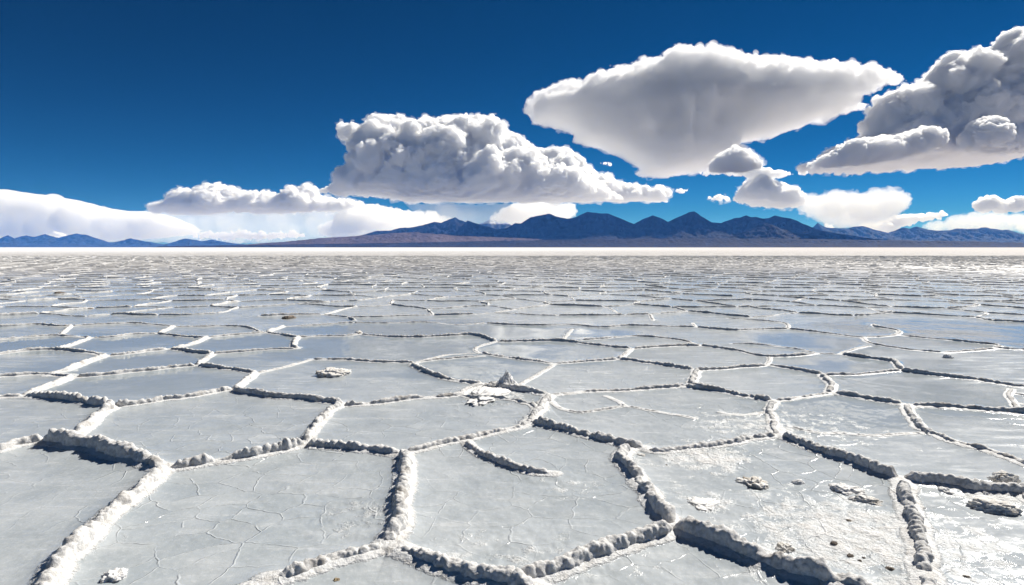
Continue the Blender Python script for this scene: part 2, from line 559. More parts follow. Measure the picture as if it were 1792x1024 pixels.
# --- material of the sheet
m_flat, N = material('salt_flat_crust')
geo = N.n('ShaderNodeNewGeometry')
pos = geo.outputs['Position']
a_rd = N.n('ShaderNodeAttribute', {'attribute_name': 'ridge_distance'}).outputs['Fac']
a_cr = N.n('ShaderNodeAttribute', {'attribute_name': 'crust'}).outputs['Fac']
a_wet = N.n('ShaderNodeAttribute', {'attribute_name': 'wet'}).outputs['Fac']
sep = N.n('ShaderNodeSeparateXYZ', None, Vector=pos)
rad = N.n('ShaderNodeVectorMath', {'operation': 'LENGTH'}, i0=pos).outputs['Value']
warp = N.n('ShaderNodeTexNoise', None, Vector=pos, Scale=2.2, Detail=4.0)
wv = N.n('ShaderNodeVectorMath', {'operation': 'MULTIPLY_ADD'}, i0=warp.outputs['Color'], i1=(.28, .28, 0), i2=pos)
flatv = N.n('ShaderNodeVectorMath', {'operation': 'MULTIPLY'}, i0=wv.outputs[0], i1=(1, 1, 0))
SC = 4.6
vor = N.n('ShaderNodeTexVoronoi', {'feature': 'DISTANCE_TO_EDGE', 'voronoi_dimensions': '2D'}, Vector=flatv.outputs[0], Scale=SC).outputs['Distance']
vcell = N.n('ShaderNodeTexVoronoi', {'feature': 'F1', 'voronoi_dimensions': '2D'}, Vector=flatv.outputs[0], Scale=SC)
vsep = N.n('ShaderNodeSeparateColor', None, Color=vcell.outputs['Color'])
vcs = vsep.outputs[0]
loc = N.n('ShaderNodeVectorMath', {'operation': 'SUBTRACT'}, i0=flatv.outputs[0], i1=vcell.outputs['Position'])
lsep = N.n('ShaderNodeSeparateXYZ', None, Vector=loc.outputs[0])
tilt = N.math('ADD', N.math('MULTIPLY', lsep.outputs[0], N.math('SUBTRACT', vsep.outputs[1], .5)), N.math('MULTIPLY', lsep.outputs[1], N.math('SUBTRACT', vsep.outputs[2], .5)))
patch = N.ramp(N.noise(pos, 0.8, 3.0), .38, .56)
edgen = N.noise(pos, 7.0, 3.0)
line = N.math('MULTIPLY', N.ramp(vor, 0.0, 0.034, 1, 0), N.math('MULTIPLY', patch, N.ramp(edgen, .34, .54)))
fine = N.noise(pos, 38.0, 6.0, .65)
grain = N.noise(pos, 160.0, 3.0, .6)
mid = N.noise(pos, 3.2, 6.0, .6)
sv = N.n('ShaderNodeVectorMath', {'operation': 'MULTIPLY'}, i0=pos, i1=(.8, 3.4, 1))
streak = N.noise(sv.outputs[0], 3.0, 6.0, .62)
# bare wet plate: blue grey, cloudy
col = N.mix(N.ramp(mid, .32, .68), (.36, .39, .405), (.465, .49, .50))
col = N.mix(N.math('MULTIPLY', N.ramp(streak, .5, .74), .4), col, (.62, .625, .62))
col = N.mix(N.math('MULTIPLY', N.math('MULTIPLY', vcs, patch), .45), col, (.31, .35, .375))
col = N.mix(N.math('MULTIPLY', line, .12), col, (.74, .74, .73))
col = N.mix(N.math('MULTIPLY', N.ramp(fine, .50, .74), .34), col, (.66, .665, .66))
col = N.mix(N.math('MULTIPLY', N.ramp(N.noise(pos, 11.0, 5.0, .7), .52, .70), .38), col, (.36, .38, .385))
# dry crust against the ridges and in the broken areas
near_r = N.math('ADD', N.ramp(a_rd, .0, .075, 1, 0), N.math('MULTIPLY', N.math('SUBTRACT', fine, .5), .9))
near_r = N.ramp(near_r, .35, .75)
cr = N.ramp(N.math('ADD', a_cr, N.math('MULTIPLY', N.math('SUBTRACT', N.noise(pos, 9.0, 6.0, .7), .5), 1.3)), .32, .72)
dry = N.math('MAXIMUM', N.math('MULTIPLY', near_r, .8), cr)
dcol = N.mix(N.ramp(N.noise(pos, 14.0, 5.0, .65), .45, .72), (.70, .695, .685), (.50, .47, .435))
col = N.mix(dry, col, dcol)
# far off the plates run together: drier, duller, then bright white at the end of the flat
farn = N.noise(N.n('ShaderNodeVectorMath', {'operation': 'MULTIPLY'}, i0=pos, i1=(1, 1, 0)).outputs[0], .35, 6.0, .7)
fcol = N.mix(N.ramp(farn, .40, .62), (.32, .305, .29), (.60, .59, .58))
fcol = N.mix(N.ramp(N.noise(pos, 1.7, 6.0, .72), .50, .66), fcol, (.19, .17, .15))  # dark flecks painted in for the shaded sides of far ridges
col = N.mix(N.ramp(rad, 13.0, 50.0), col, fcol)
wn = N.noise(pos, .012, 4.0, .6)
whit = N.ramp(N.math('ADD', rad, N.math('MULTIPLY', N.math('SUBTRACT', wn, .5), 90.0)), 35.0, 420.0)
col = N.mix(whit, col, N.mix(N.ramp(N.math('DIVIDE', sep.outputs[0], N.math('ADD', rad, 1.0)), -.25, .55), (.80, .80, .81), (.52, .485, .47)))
# gloss
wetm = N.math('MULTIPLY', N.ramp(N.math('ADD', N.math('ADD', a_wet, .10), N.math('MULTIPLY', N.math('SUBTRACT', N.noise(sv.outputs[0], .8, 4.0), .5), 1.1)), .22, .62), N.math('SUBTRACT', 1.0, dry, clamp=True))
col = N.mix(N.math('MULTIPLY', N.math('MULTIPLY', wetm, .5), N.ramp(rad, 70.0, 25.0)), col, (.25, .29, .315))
rough = N.mix(N.ramp(streak, .35, .7), (.11, .11, .11), (.30, .30, .30))
rough = N.mix(wetm, rough, (.07, .07, .07))
rough = N.mix(dry, rough, (.85, .85, .85))
rough = N.mix(N.ramp(rad, 24.0, 90.0), rough, (.9, .9, .9))
fd_ = N.math('DIVIDE', 5.0, N.math('MAXIMUM', rad, 5.0))
fade = N.math('MULTIPLY', fd_, fd_)
hgt = N.math('ADD', N.math('MULTIPLY', line, .26), N.math('MULTIPLY', N.math('ADD', N.math('MULTIPLY', vcs, .12), N.math('MULTIPLY', tilt, 6.5)), patch))
hgt = N.math('ADD', hgt, N.math('MULTIPLY', mid, .9))
hgt = N.math('ADD', hgt, N.math('MULTIPLY', fine, N.math('ADD', .10, N.math('MULTIPLY', dry, 1.2))))
hgt = N.math('ADD', hgt, N.math('MULTIPLY', grain, N.math('ADD', .02, N.math('MULTIPLY', dry, .35))))
hgt = N.math('MULTIPLY', hgt, N.math('SUBTRACT', 1.0, N.math('MULTIPLY', wetm, .92)))
bump = N.n('ShaderNodeBump', None, Height=hgt, Strength=fade, Distance=.011)
farb = N.n('ShaderNodeBump', None, Height=farn, Strength=N.ramp(rad, 20.0, 90.0, 0, .8), Distance=.5, Normal=bump.outputs[0])
pb = N.n('ShaderNodeBsdfPrincipled', None, Base_Color=col, Roughness=rough, Normal=farb.outputs[0])
pb.inputs['Specular IOR Level'].default_value = .5
N.n('ShaderNodeOutputMaterial', None, Surface=pb.outputs[0])

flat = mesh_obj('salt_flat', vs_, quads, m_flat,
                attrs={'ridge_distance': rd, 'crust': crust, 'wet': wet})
tag(flat, kind='structure')

# --- material of the ridges
m_ridge, N = material('ridge_salt')
geo = N.n('ShaderNodeNewGeometry')
pos = geo.outputs['Position']
n1 = N.noise(pos, 6.0, 5.0, .6)
n2 = N.noise(pos, 60.0, 4.0, .65)
col = N.mix(N.ramp(n2, .35, .7), (.66, .655, .645), (.46, .45, .435))
col = N.mix(N.math('MULTIPLY', N.ramp(n1, .52, .72), .7), col, (.24, .215, .19))
bump = N.n('ShaderNodeBump', None, Height=N.noise(pos, 140.0, 5.0, .65), Strength=.7, Distance=.006)
pb = N.n('ShaderNodeBsdfPrincipled', None, Base_Color=col, Roughness=.9, Normal=bump.outputs[0])
pb.inputs['Specular IOR Level'].default_value = .25
N.n('ShaderNodeOutputMaterial', None, Surface=pb.outputs[0])
ridges = mesh_obj('salt_ridges', RV, RF, m_ridge)
tag(ridges, kind='structure')
print('ground', len(vs_), 'ridges', len(RV), 'lines', len(lines))
# ------------------------------------------------------------------ mountains
def range_mesh(name, crest, dist, mat, seed, spread=2.6, front=1.0, step=2.0, rows=90, gully=.5, skirt=None):
    """A range whose crest line follows the traced skyline: slopes, spurs and gullies run down on both sides."""
    c = np.array(crest, float)
    us = np.arange(c[0, 0], c[-1, 0] + .01, step)
    vsn = np.interp(us, c[:, 0], c[:, 1])
    xs = np.array([at_depth(u, v, dist)[0] for u, v in zip(us, vsn)])
    hs = np.array([max(at_depth(u, v, dist)[1], 1.0) for u, v in zip(us, vsn)])
    k = dist / FOC
    hs = hs + 1.1 * k * fbm(np.column_stack([us / 9.0, us * 0, us * 0]), 5, seed, .62) * np.clip(hs / (12 * k), 0, 1)
    sm = np.convolve(np.pad(hs, 20, 'edge'), np.ones(41) / 41, 'valid')
    width = np.maximum(sm, hs * .6) * spread + 120
    t = np.concatenate([-np.linspace(1, 0, rows) ** 1.3 * front, np.linspace(0, 1, 24)[1:] ** 1.3])
    n, r = len(us), len(t)
    X = np.repeat(xs, r)
    Hc = np.repeat(hs, r)
    S = np.repeat(sm, r)
    T = np.tile(t, n)
    D = np.abs(T) / np.where(T < 0, front, 1.0)
    Y = np.repeat(width, r) * T
    # spurs: the crest height is read from a place that slides sideways down the slope
    q = np.column_stack([X / (9 * k), Y / (14 * k), np.zeros(len(X))])
    rid = 1 - np.abs(fbm(q, 4, seed + 9, .55)) * 2.2
    fin = fbm(np.column_stack([X / (3.0 * k), Y / (5 * k), np.zeros(len(X))]), 4, seed + 19, .6)
    blend = Hc * np.clip(1 - D * 2.2, 0, 1) + S * (1 - np.clip(1 - D * 2.2, 0, 1))
    z = blend * ((1 - D) ** 1.55)
    mid = np.clip(D * 6, 0, 1) * (1 - D) ** 1.2
    z = z * (1 - gully * mid * np.clip(.75 - rid, 0, 1)) + mid * S * .10 * fin
    cap = Hc * (1 - .6 * D)                                                    # never above the skyline
    z = np.minimum(z, cap)
    z = np.where(D > .995, -6.0, z)
    v = np.column_stack([X, dist + Y, z])
    i = np.arange(n - 1)[:, None] * r + np.arange(r - 1)[None, :]
    f = np.stack([i, i + r, i + r + 1, i + 1], -1).reshape(-1, 4)
    return tag(mesh_obj(name, v, f, mat), kind='structure')


def rock(name, dark, light, snow=None):
    m, N = material(name)
    pos = N.n('ShaderNodeNewGeometry').outputs['Position']
    n = N.noise(pos, .0035, 8.0, .65)
    col = N.mix(N.ramp(n, .38, .64), dark, light)
    sp = N.n('ShaderNodeSeparateXYZ', None, Vector=pos)
    if snow:
        zz = N.math('ADD', sp.outputs[2], N.math('MULTIPLY', N.noise(pos, .012, 6.0, .7), snow[1]))
        col = N.mix(N.ramp(zz, snow[0], snow[0] + 30), col, (.8, .82, .85))
    bump = N.n('ShaderNodeBump', None, Height=N.noise(pos, .012, 8.0, .65), Strength=.5, Distance=25.0)
    pb = N.n('ShaderNodeBsdfPrincipled', None, Base_Color=col, Roughness=.95, Normal=bump.outputs[0])
    pb.inputs['Specular IOR Level'].default_value = .1
    N.n('ShaderNodeOutputMaterial', None, Surface=pb.outputs[0])
    return m


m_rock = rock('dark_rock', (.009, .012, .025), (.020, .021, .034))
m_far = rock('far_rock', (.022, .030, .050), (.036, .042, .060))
m_mauve = rock('mauve_scree', (.09, .066, .072), (.14, .105, .108))
m_plain = rock('dark_scree', (.013, .014, .026), (.028, .025, .036))
m_snow = rock('snow_rock', (.05, .06, .085), (.10, .11, .14), (600, 120))

CREST_MAIN = [(690, 430), (740, 421), (800, 404), (818, 386), (842, 394), (870, 401), (889, 399), (901, 391), (912, 391), (928, 381), (940, 378), (961, 374), (975, 379), (992, 383), (1005, 381), (1028, 371),
              (1044, 373), (1064, 374), (1085, 382), (1109, 392), (1125, 384), (1142, 377), (1157, 382), (1169, 388), (1190, 379), (1207, 371), (1215, 370), (1230, 380), (1246, 389), (1262, 390), (1286, 382),
              (1295, 381), (1306, 377), (1315, 380), (1324, 380), (1334, 383), (1345, 382), (1356, 377), (1368, 380), (1383, 382), (1400, 389), (1416, 396), (1440, 404), (1475, 410), (1530, 418), (1620, 426), (1740, 431)]
CREST_WEST = [(470, 428), (520, 424), (580, 421), (600, 419), (633, 412), (660, 404), (680, 404), (700, 399), (717, 398), (740, 394), (761, 388), (772, 390), (786, 384), (797, 380), (804, 385), (822, 391), (850, 400), (900, 415), (960, 428)]
CREST_SNOW = [(815, 405), (838, 392), (846, 389), (858, 384), (868, 388), (878, 391), (886, 389), (893, 393), (905, 400), (925, 412)]
CREST_LEFT = [(-520, 430), (-440, 420), (-380, 424), (-310, 414), (-250, 417), (-200, 411), (-170, 418), (-120, 412), (-60, 418), (0, 417), (14, 412), (25, 417), (45, 412), (59, 415), (78, 410), (90, 413), (103, 416), (118, 412), (134, 409), (151, 411), (172, 418), (195, 425), (212, 421), (229, 417), (251, 422), (287, 428), (305, 423), (324, 417), (340, 420), (354, 422), (371, 419), (396, 424), (420, 427), (470, 431)]
CREST_RIGHT = [(1395, 414), (1418, 402), (1431, 390), (1440, 396), (1452, 399), (1480, 400), (1495, 397), (1510, 395), (1530, 402), (1554, 408), (1570, 402), (1582, 398), (1592, 400), (1604, 396), (1624, 402), (1645, 404), (1661, 403),
               (1674, 400), (1700, 401), (1724, 398), (1754, 403), (1764, 402), (1792, 410), (1840, 405), (1900, 412), (1990, 424)]
CREST_CONE = [(1200, 429), (1255, 420), (1286, 412), (1312, 402), (1328, 393), (1339, 390), (1352, 394), (1366, 400), (1379, 404), (1405, 409), (1430, 413), (1460, 419), (1500, 427)]
CREST_FAN = [(400, 430), (500, 423), (560, 417), (640, 412), (690, 408), (730, 407), (770, 410), (800, 413), (870, 415), (940, 418), (980, 424), (1020, 430)]
CREST_LOW = [(280, 431), (420, 429), (560, 427), (760, 424), (900, 421), (1060, 418), (1230, 417), (1380, 418), (1520, 420), (1680, 422), (1800, 425), (1950, 430)]
range_mesh('mountain_range', CREST_MAIN, 9200.0, m_rock, 3)
range_mesh('mountain_range', CREST_WEST, 11500.0, m_rock, 14)
range_mesh('snow_mountain', CREST_SNOW, 15000.0, m_snow, 25)
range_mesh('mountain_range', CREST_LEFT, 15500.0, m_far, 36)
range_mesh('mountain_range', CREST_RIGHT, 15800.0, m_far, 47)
range_mesh('cone_hill', CREST_CONE, 7600.0, m_rock, 58, spread=3.2)
range_mesh('foothill', CREST_FAN, 8000.0, m_mauve, 69, spread=4.0, gully=.15)
range_mesh('foothill', CREST_LOW, 6900.0, m_plain, 70, spread=4.0, gully=.2)

# ------------------------------------------------------------------ air between here and the mountains
m_haze, N = material('air')
pv = N.n('ShaderNodeVolumePrincipled', None, Color=(.09, .32, 1.0, 1), Density=HAZE_DENSITY, Anisotropy=0.0)
pv.inputs['Absorption Color'].default_value = (1, 1, 1, 1)
N.n('ShaderNodeOutputMaterial', None, Volume=pv.outputs[0])
bx = 19500.0
bv = [(x, y, z) for z in (-8.0, 640.0) for x, y in ((-bx, -bx), (bx, -bx), (bx, bx), (-bx, bx))]
haze = mesh_obj('haze', bv, [(3, 2, 1, 0), (4, 5, 6, 7), (0, 1, 5, 4), (1, 2, 6, 5), (2, 3, 7, 6), (3, 0, 4, 7)], m_haze, smooth=False)
tag(haze, kind='stuff')

# the plain goes on under the clouds, beyond the air box
m_out, N = material('distant_bounce_ground')  # unseen ground, kept pale to bounce light up onto the cloud bases
pos = N.n('ShaderNodeNewGeometry').outputs['Position']
pb = N.n('ShaderNodeBsdfPrincipled', None, Roughness=.9, Base_Color=N.mix(N.noise(pos, .0004, 5.0), (.62, .61, .61), (.48, .46, .45)))
N.n('ShaderNodeOutputMaterial', None, Surface=pb.outputs[0])
ov, of_ = [], []
A, B_ = 20500.0, 130000.0
for r_ in (A, 40000.0, 70000.0, B_):
    ov += [(-r_, -r_, -1.0), (r_, -r_, -1.0), (r_, r_, -1.0), (-r_, r_, -1.0)]
for k_ in range(3):
    for e_ in range(4):
        a_, b_ = 4 * k_ + e_, 4 * k_ + (e_ + 1) % 4
        of_.append((a_ + 4, b_ + 4, b_, a_))
tag(mesh_obj('distant_plain', ov, of_, m_out, smooth=False), kind='structure')
# ------------------------------------------------------------------ clouds
CLOUD_D = 28000.0
PX = CLOUD_D / FOC                            # metres per photograph pixel at the clouds


def poly_sdf(poly, xs, zs):
    """Signed distance (positive inside) of a closed outline on a grid."""
    X, Z = np.meshgrid(xs, zs, indexing='ij')
    best = np.full(X.shape, 1e9, np.float32)
    ins = np.zeros(X.shape, bool)
    n = len(poly)
    for i in range(n):
        x0, z0 = poly[i]
        x1, z1 = poly[(i + 1) % n]
        dx, dz = x1 - x0, z1 - z0
        t = np.clip(((X - x0) * dx + (Z - z0) * dz) / max(dx * dx + dz * dz, 1e-9), 0, 1)
        best = np.minimum(best, (X - x0 - t * dx) ** 2 + (Z - z0 - t * dz) ** 2)
        if z0 != z1:
            c = ((z0 > Z) != (z1 > Z)) & (X < (x1 - x0) * (Z - z0) / (z1 - z0) + x0)
            ins ^= c
    d = np.sqrt(best)
    return np.where(ins, d, -d)


def surface_nets(f, org, h):
    """Closed quad mesh of the zero level of f (negative inside)."""
    s = f < 0
    nx, ny, nz = f.shape
    cs = np.zeros((nx - 1, ny - 1, nz - 1), np.uint8)
    for a in (0, 1):
        for b in (0, 1):
            for c in (0, 1):
                cs += s[a:nx - 1 + a, b:ny - 1 + b, c:nz - 1 + c]
    act = (cs > 0) & (cs < 8)
    ci = np.argwhere(act)
    idx = np.full(act.shape, -1, np.int32)
    idx[act] = np.arange(len(ci), dtype=np.int32)
    acc = np.zeros((len(ci), 3), np.float32)
    cnt = np.zeros(len(ci), np.float32)
    cor = [(a, b, c) for a in (0, 1) for b in (0, 1) for c in (0, 1)]
    for p in cor:
        for ax in range(3):
            if p[ax]:
                continue
            q = list(p)
            q[ax] = 1
            fa = f[ci[:, 0] + p[0], ci[:, 1] + p[1], ci[:, 2] + p[2]]
            fb = f[ci[:, 0] + q[0], ci[:, 1] + q[1], ci[:, 2] + q[2]]
            m = (fa < 0) != (fb < 0)
            t = np.where(m, fa / np.where(m, fa - fb, 1), 0)
            pos = np.tile(np.array(p, np.float32), (len(ci), 1))
            pos[:, ax] += t
            acc[m] += pos[m]
            cnt[m] += 1
    v = (ci + acc / cnt[:, None]) * h + np.array(org)
    faces = []
    for ax in range(3):
        o1, o2 = (ax + 1) % 3, (ax + 2) % 3
        a = [slice(1, -1)] * 3
        b = [slice(1, -1)] * 3
        a[ax] = slice(0, -1)
        b[ax] = slice(1, None)
        sa, sb = s[tuple(a)], s[tuple(b)]
        e = np.argwhere(sa != sb)
        flip = sa[tuple(e.T)]
        off = np.ones(3, int)
        off[ax] = 0
        e = e + off
        q = []
        for d1, d2 in ((-1, -1), (0, -1), (0, 0), (-1, 0)):
            c = e.copy()
            c[:, o1] += d1
            c[:, o2] += d2
            q.append(idx[c[:, 0], c[:, 1], c[:, 2]])
        q = np.stack(q, 1)
        q[~flip] = q[~flip][:, ::-1]
        faces.append(q)
    return v, np.concatenate(faces)


def cloud(name, outline, mat, depth=28000.0, seed=1, vox=2.0, swell=60.0, thick=70.0, n_big=60, n_mid=500, n_small=3000,
          r_big=(18, 34), r_mid=(8, 16), r_small=(3.5, 7), rough=1.0, out=0.45, region=None, flat=None, wob=3.0, fine=1.0, wedge=None, puff=.75, groove=None, lean=0.0, leanmax=1e9, fringe=None):
    """A cumulus body grown inside a traced outline: everything in photograph pixels until it is placed at its distance."""
    rng = np.random.default_rng(seed)
    P = np.array(outline, float)
    mar = 14
    x0, x1 = P[:, 0].min() - mar, P[:, 0].max() + mar
    z0, z1 = -P[:, 1].max() - mar, -P[:, 1].min() + mar
    ty = thick + mar + 1.2 * r_big[1] * (n_big > 0)
    xs = np.arange(x0, x1, vox)
    fmax = lean * min(z1 - z0 - 2 * mar, leanmax)
    ys = np.arange(-ty - fmax, ty, vox)
    yo = ys[0]
    zs = np.arange(z0, z1, vox)
    poly = [(a, -b) for a, b in outline]
    sd = poly_sdf(poly, xs, zs)
    G = np.stack(np.meshgrid(xs, zs, indexing='ij'), -1).reshape(-1, 2)
    g3 = np.column_stack([G[:, 0] / 16, np.zeros(len(G)), G[:, 1] / 16])
    sd = sd + (wob * fbm(g3, 4, seed + 5, 0.6)).reshape(sd.shape)
    core = sd - 4.0
    k = np.clip(core / swell, 0, 1)
    nb = max(int(9 / vox), 1)
    for _ in range(3):                                                         # no creases along the middle of the outline
        for ax in (0, 1):
            kp = np.pad(k, [(nb, nb) if i == ax else (0, 0) for i in (0, 1)], 'edge')
            k = sum(np.take(kp, np.arange(d, d + k.shape[ax]), axis=ax) for d in range(2 * nb + 1)) / (2 * nb + 1)
    T = np.where(core > 0, thick * 0.72 * np.sqrt(1 - (1 - k) ** 2), core)      # half thickness of the body
    if wedge is not None:                                                       # thin rim that thickens inwards
        T = np.where(core > 0, thick * 0.72 * k ** wedge, core)
    lump = fbm(np.column_stack([G[:, 0] / 34, np.full(len(G), 3.3), G[:, 1] / 26]), 3, seed + 90).reshape(sd.shape)
    T = np.where(core > 0, T * (1 + .35 * lump), T)
    if groove is not None:
        T = np.where(core > 0, T * groove(G[:, 0], -G[:, 1]).reshape(sd.shape), T)
    # lower heads stand nearer than the top, as in a real heap of cloud
    top = np.where((core > 0).any(1), zs[len(zs) - 1 - np.argmax((core > 0)[:, ::-1], 1)], z0)
    top = np.convolve(np.pad(top, 12, 'edge'), np.ones(25) / 25, 'valid')
    fw = lean * np.clip(top[:, None] - zs[None, :], 0, leanmax) * np.clip(core / 14, 0, 1)
    fw = fw * (1 + .5 * fbm(np.column_stack([G[:, 0] / 45, np.full(len(G), 8.1), G[:, 1] / 30]), 3, seed + 95).reshape(sd.shape))
    fw = np.clip(fw, 0, fmax)
    f = np.where(core[:, None, :] > 0, np.abs(ys[None, :, None] + fw[:, None, :] / 2) - T[:, None, :] - fw[:, None, :] / 2,
                 np.sqrt(np.maximum(ys[None, :, None] ** 2 + core[:, None, :] ** 2, 0))).astype(np.float32)
    f[f > 8] = 8

    def sample(a, x, z):
        i = np.clip(((x - x0) / vox).astype(int), 0, len(xs) - 1)
        j = np.clip(((z - z0) / vox).astype(int), 0, len(zs) - 1)
        return a[i, j]

    def blobs(n, rr, out=out):
        nonlocal f
        made = 0
        tries = 0
        while made < n and tries < 60:
            tries += 1
            x = rng.uniform(x0, x1, 4 * n)
            z = rng.uniform(z0, z1, 4 * n)
            r = rr[0] + (rr[1] - rr[0]) * rng.random(4 * n) ** 2
            if region is not None:
                r = r * region(x, -z)
            d = sample(sd, x, z)
            t = sample(T, x, z)
            ok = (d > r * (1 - out)) & (r > vox * 1.4)
            x, z, r, t, d = x[ok], z[ok], r[ok], t[ok], d[ok]
            # the body's present front and back surface there: new heads grow on what has already grown
            i = np.clip(((x - x0) / vox).astype(int), 0, len(xs) - 1)
            j = np.clip(((z - z0) / vox).astype(int), 0, len(zs) - 1)
            inside = f[i, :, j] < 0
            has = inside.any(1)
            yf = ys[np.argmax(inside, 1)]
            yb = ys[len(ys) - 1 - np.argmax(inside[:, ::-1], 1)]
            front = rng.random(len(x)) < .72
            prot = r * (1 - puff * rng.uniform(.35, 1.0, len(x)))
            y = np.where(front, yf + prot, yb - prot)
            rim = d < r * 1.2
            y = np.where(rim | ~has, rng.uniform(-1, 1, len(x)) * np.maximum(t, 0), y)
            for X, Y, Z, r_ in zip(x, y, z, r):
                if made >= n:
                    break
                made += 1
                a0, a1 = int((X - r_ - 6 - x0) / vox), int((X + r_ + 6 - x0) / vox) + 2
                b0, b1 = int((Y - r_ - 6 - yo) / vox), int((Y + r_ + 6 - yo) / vox) + 2
                c0, c1 = int((Z - r_ - 6 - z0) / vox), int((Z + r_ + 6 - z0) / vox) + 2
                a0, b0, c0 = max(a0, 0), max(b0, 0), max(c0, 0)
                sx, sy, sz = xs[a0:a1], ys[b0:b1], zs[c0:c1]
                if not (len(sx) and len(sy) and len(sz)):
                    continue
                dd = np.sqrt((sx - X)[:, None, None] ** 2 + (sy - Y)[None, :, None] ** 2 + ((sz - Z) * 1.08)[None, None, :] ** 2) - r_
                f[a0:a1, b0:b1, c0:c1] = np.minimum(f[a0:a1, b0:b1, c0:c1], dd)
    blobs(n_big, r_big, min(out, .12))
    blobs(n_mid, r_mid, min(out, .32))
    blobs(n_small, r_small)
    band = np.argwhere(np.abs(f) < 7.5)
    q = np.column_stack([xs[band[:, 0]], ys[band[:, 1]], zs[band[:, 2]]])
    big = fbm(q / 22.0, 3, seed + 31)
    bump = worley(q / 9.0 + 0.35 * fbm(q / 7.0, 2, seed + 3)[:, None], seed + 40)
    sm = worley(q / 4.2, seed + 60)
    e = rough * (2.6 * big + 3.8 * (bump - 0.45) + fine * 2.2 * (sm - 0.45))
    if region is not None:
        e = e + np.clip(region(q[:, 0], -q[:, 2]) - 1.35, 0, 1) * 9 * fbm(q / np.array([24.0, 10.0, 6.0]), 4, seed + 8, .6)
        e = e * np.clip(region(q[:, 0], -q[:, 2]), 0.0, 2.6)
    f[band[:, 0], band[:, 1], band[:, 2]] += e
    if flat is not None:                                                       # level, slightly ragged cloud base
        zb = -flat
        g = np.column_stack([np.repeat(xs, len(ys)) / 30, np.tile(ys, len(xs)) / 30, np.zeros(len(xs) * len(ys))])
        rag = (3.0 * fbm(g, 3, seed + 77)).reshape(len(xs), len(ys))
        f = np.maximum(f, zb + rag[:, :, None] - zs[None, None, :]).astype(np.float32)
    f[0] = f[-1] = 5
    f[:, 0] = f[:, -1] = 5
    f[:, :, 0] = f[:, :, -1] = 5
    shell = f
    v, fc = surface_nets(f, (x0, yo, z0), vox)
    # place: the outline's plane stands at 'depth'; the size in depth keeps the same scale
    sc = depth / FOC
    cx = (x0 + x1) / 2
    cz = (z0 + z1) / 2
    gx, gz = at_depth(cx, -cz, depth)

    def placed(v):
        r = np.empty_like(v)
        r[:, 0] = (v[:, 0] - cx) * sc
        r[:, 1] = v[:, 1] * sc
        r[:, 2] = (v[:, 2] - cz) * sc
        return r
    o = mesh_obj(name, placed(v), fc, mat)
    o.location = (gx, depth, gz)
    if fringe is not None:                                                     # frayed, half transparent vapour round the firm body
        band = np.argwhere(shell < 7.9)
        q = np.column_stack([xs[band[:, 0]], ys[band[:, 1]], zs[band[:, 2]]])
        g = shell.copy()
        g[g >= 7.9] = 9
        g[band[:, 0], band[:, 1], band[:, 2]] -= 1.2 + 9.0 * fbm(q / np.array([15.0, 12.0, 8.0]), 4, seed + 200, .62)
        g[0] = g[-1] = 5
        g[:, 0] = g[:, -1] = 5
        g[:, :, 0] = g[:, :, -1] = 5
        v2, f2 = surface_nets(g, (x0, yo, z0), vox)
        e_ = mesh_obj('cloud_edge', placed(v2), f2, fringe)
        e_.parent = o
    return o
def vapour(name, density, aniso=0.35, color=(1, 1, 1)):
    m, N = material(name)
    s = N.n('ShaderNodeVolumeScatter', None, Color=(*color, 1), Density=density, Anisotropy=aniso)
    N.n('ShaderNodeOutputMaterial', None, Volume=s.outputs[0])
    return m


v_cum = vapour('cumulus_vapour', .016)
v_cumn = vapour('near_cumulus_vapour', .030)
v_anv = vapour('anvil_vapour', .009)
v_soft = vapour('stratus_vapour', .0028, .1, (.965, .955, .94))
v_wisp = vapour('wispy_vapour', .0016, .1, (.97, .96, .95))
v_fray = vapour('frayed_vapour', .0018, .3)
v_frayn = vapour('near_frayed_vapour', .0045, .3)
v_head = vapour('near_head_vapour', .06)
v_thin = vapour('thin_vapour', .0006, .0, (.93, .95, .99))
v_rain = vapour('rain_veil', .0005, .1, (.93, .93, .95))
CL = 'clouds over the mountains'

C2 = [(588, 227), (602, 217), (625, 219), (637, 223), (656, 205), (680, 201), (703, 203), (723, 213), (746, 205), (760, 213), (781, 205), (809, 209), (848, 200), (867, 209), (891, 231), (910, 242), (934, 258), (953, 262), (969, 260), (992, 260),
      (1012, 276), (1035, 295), (1043, 309), (1059, 303), (1082, 319), (1121, 325), (1156, 325), (1172, 336), (1164, 354), (1102, 357), (1047, 354), (930, 356), (812, 358), (734, 356), (676, 348), (600, 342), (555, 336), (566, 325), (598, 315), (590, 305), (625, 285), (621, 268), (603, 246)]
main = tag(cloud('cloud', C2, v_cum, 29500, 3, 1.5, swell=80, thick=62, n_big=55, n_mid=300, n_small=2600, r_big=(20, 36), r_mid=(8, 17), flat=352, lean=.8, fringe=v_fray,
          region=lambda x, v: np.clip(.75 + .3 * (x - 660) / 110, .7, 1.1)),
    'broad heaped white cumulus with a flat grey base, in the middle behind the peaks', 'cloud', CL)


def head(parent, outline, mat, depth, seed, **kw):
    """A nearer heap of the same cloud."""
    o = cloud('cloud_head', outline, mat, depth, seed, **kw)
    p = o.location.copy()
    o.parent = parent
    o.location = p - parent.location


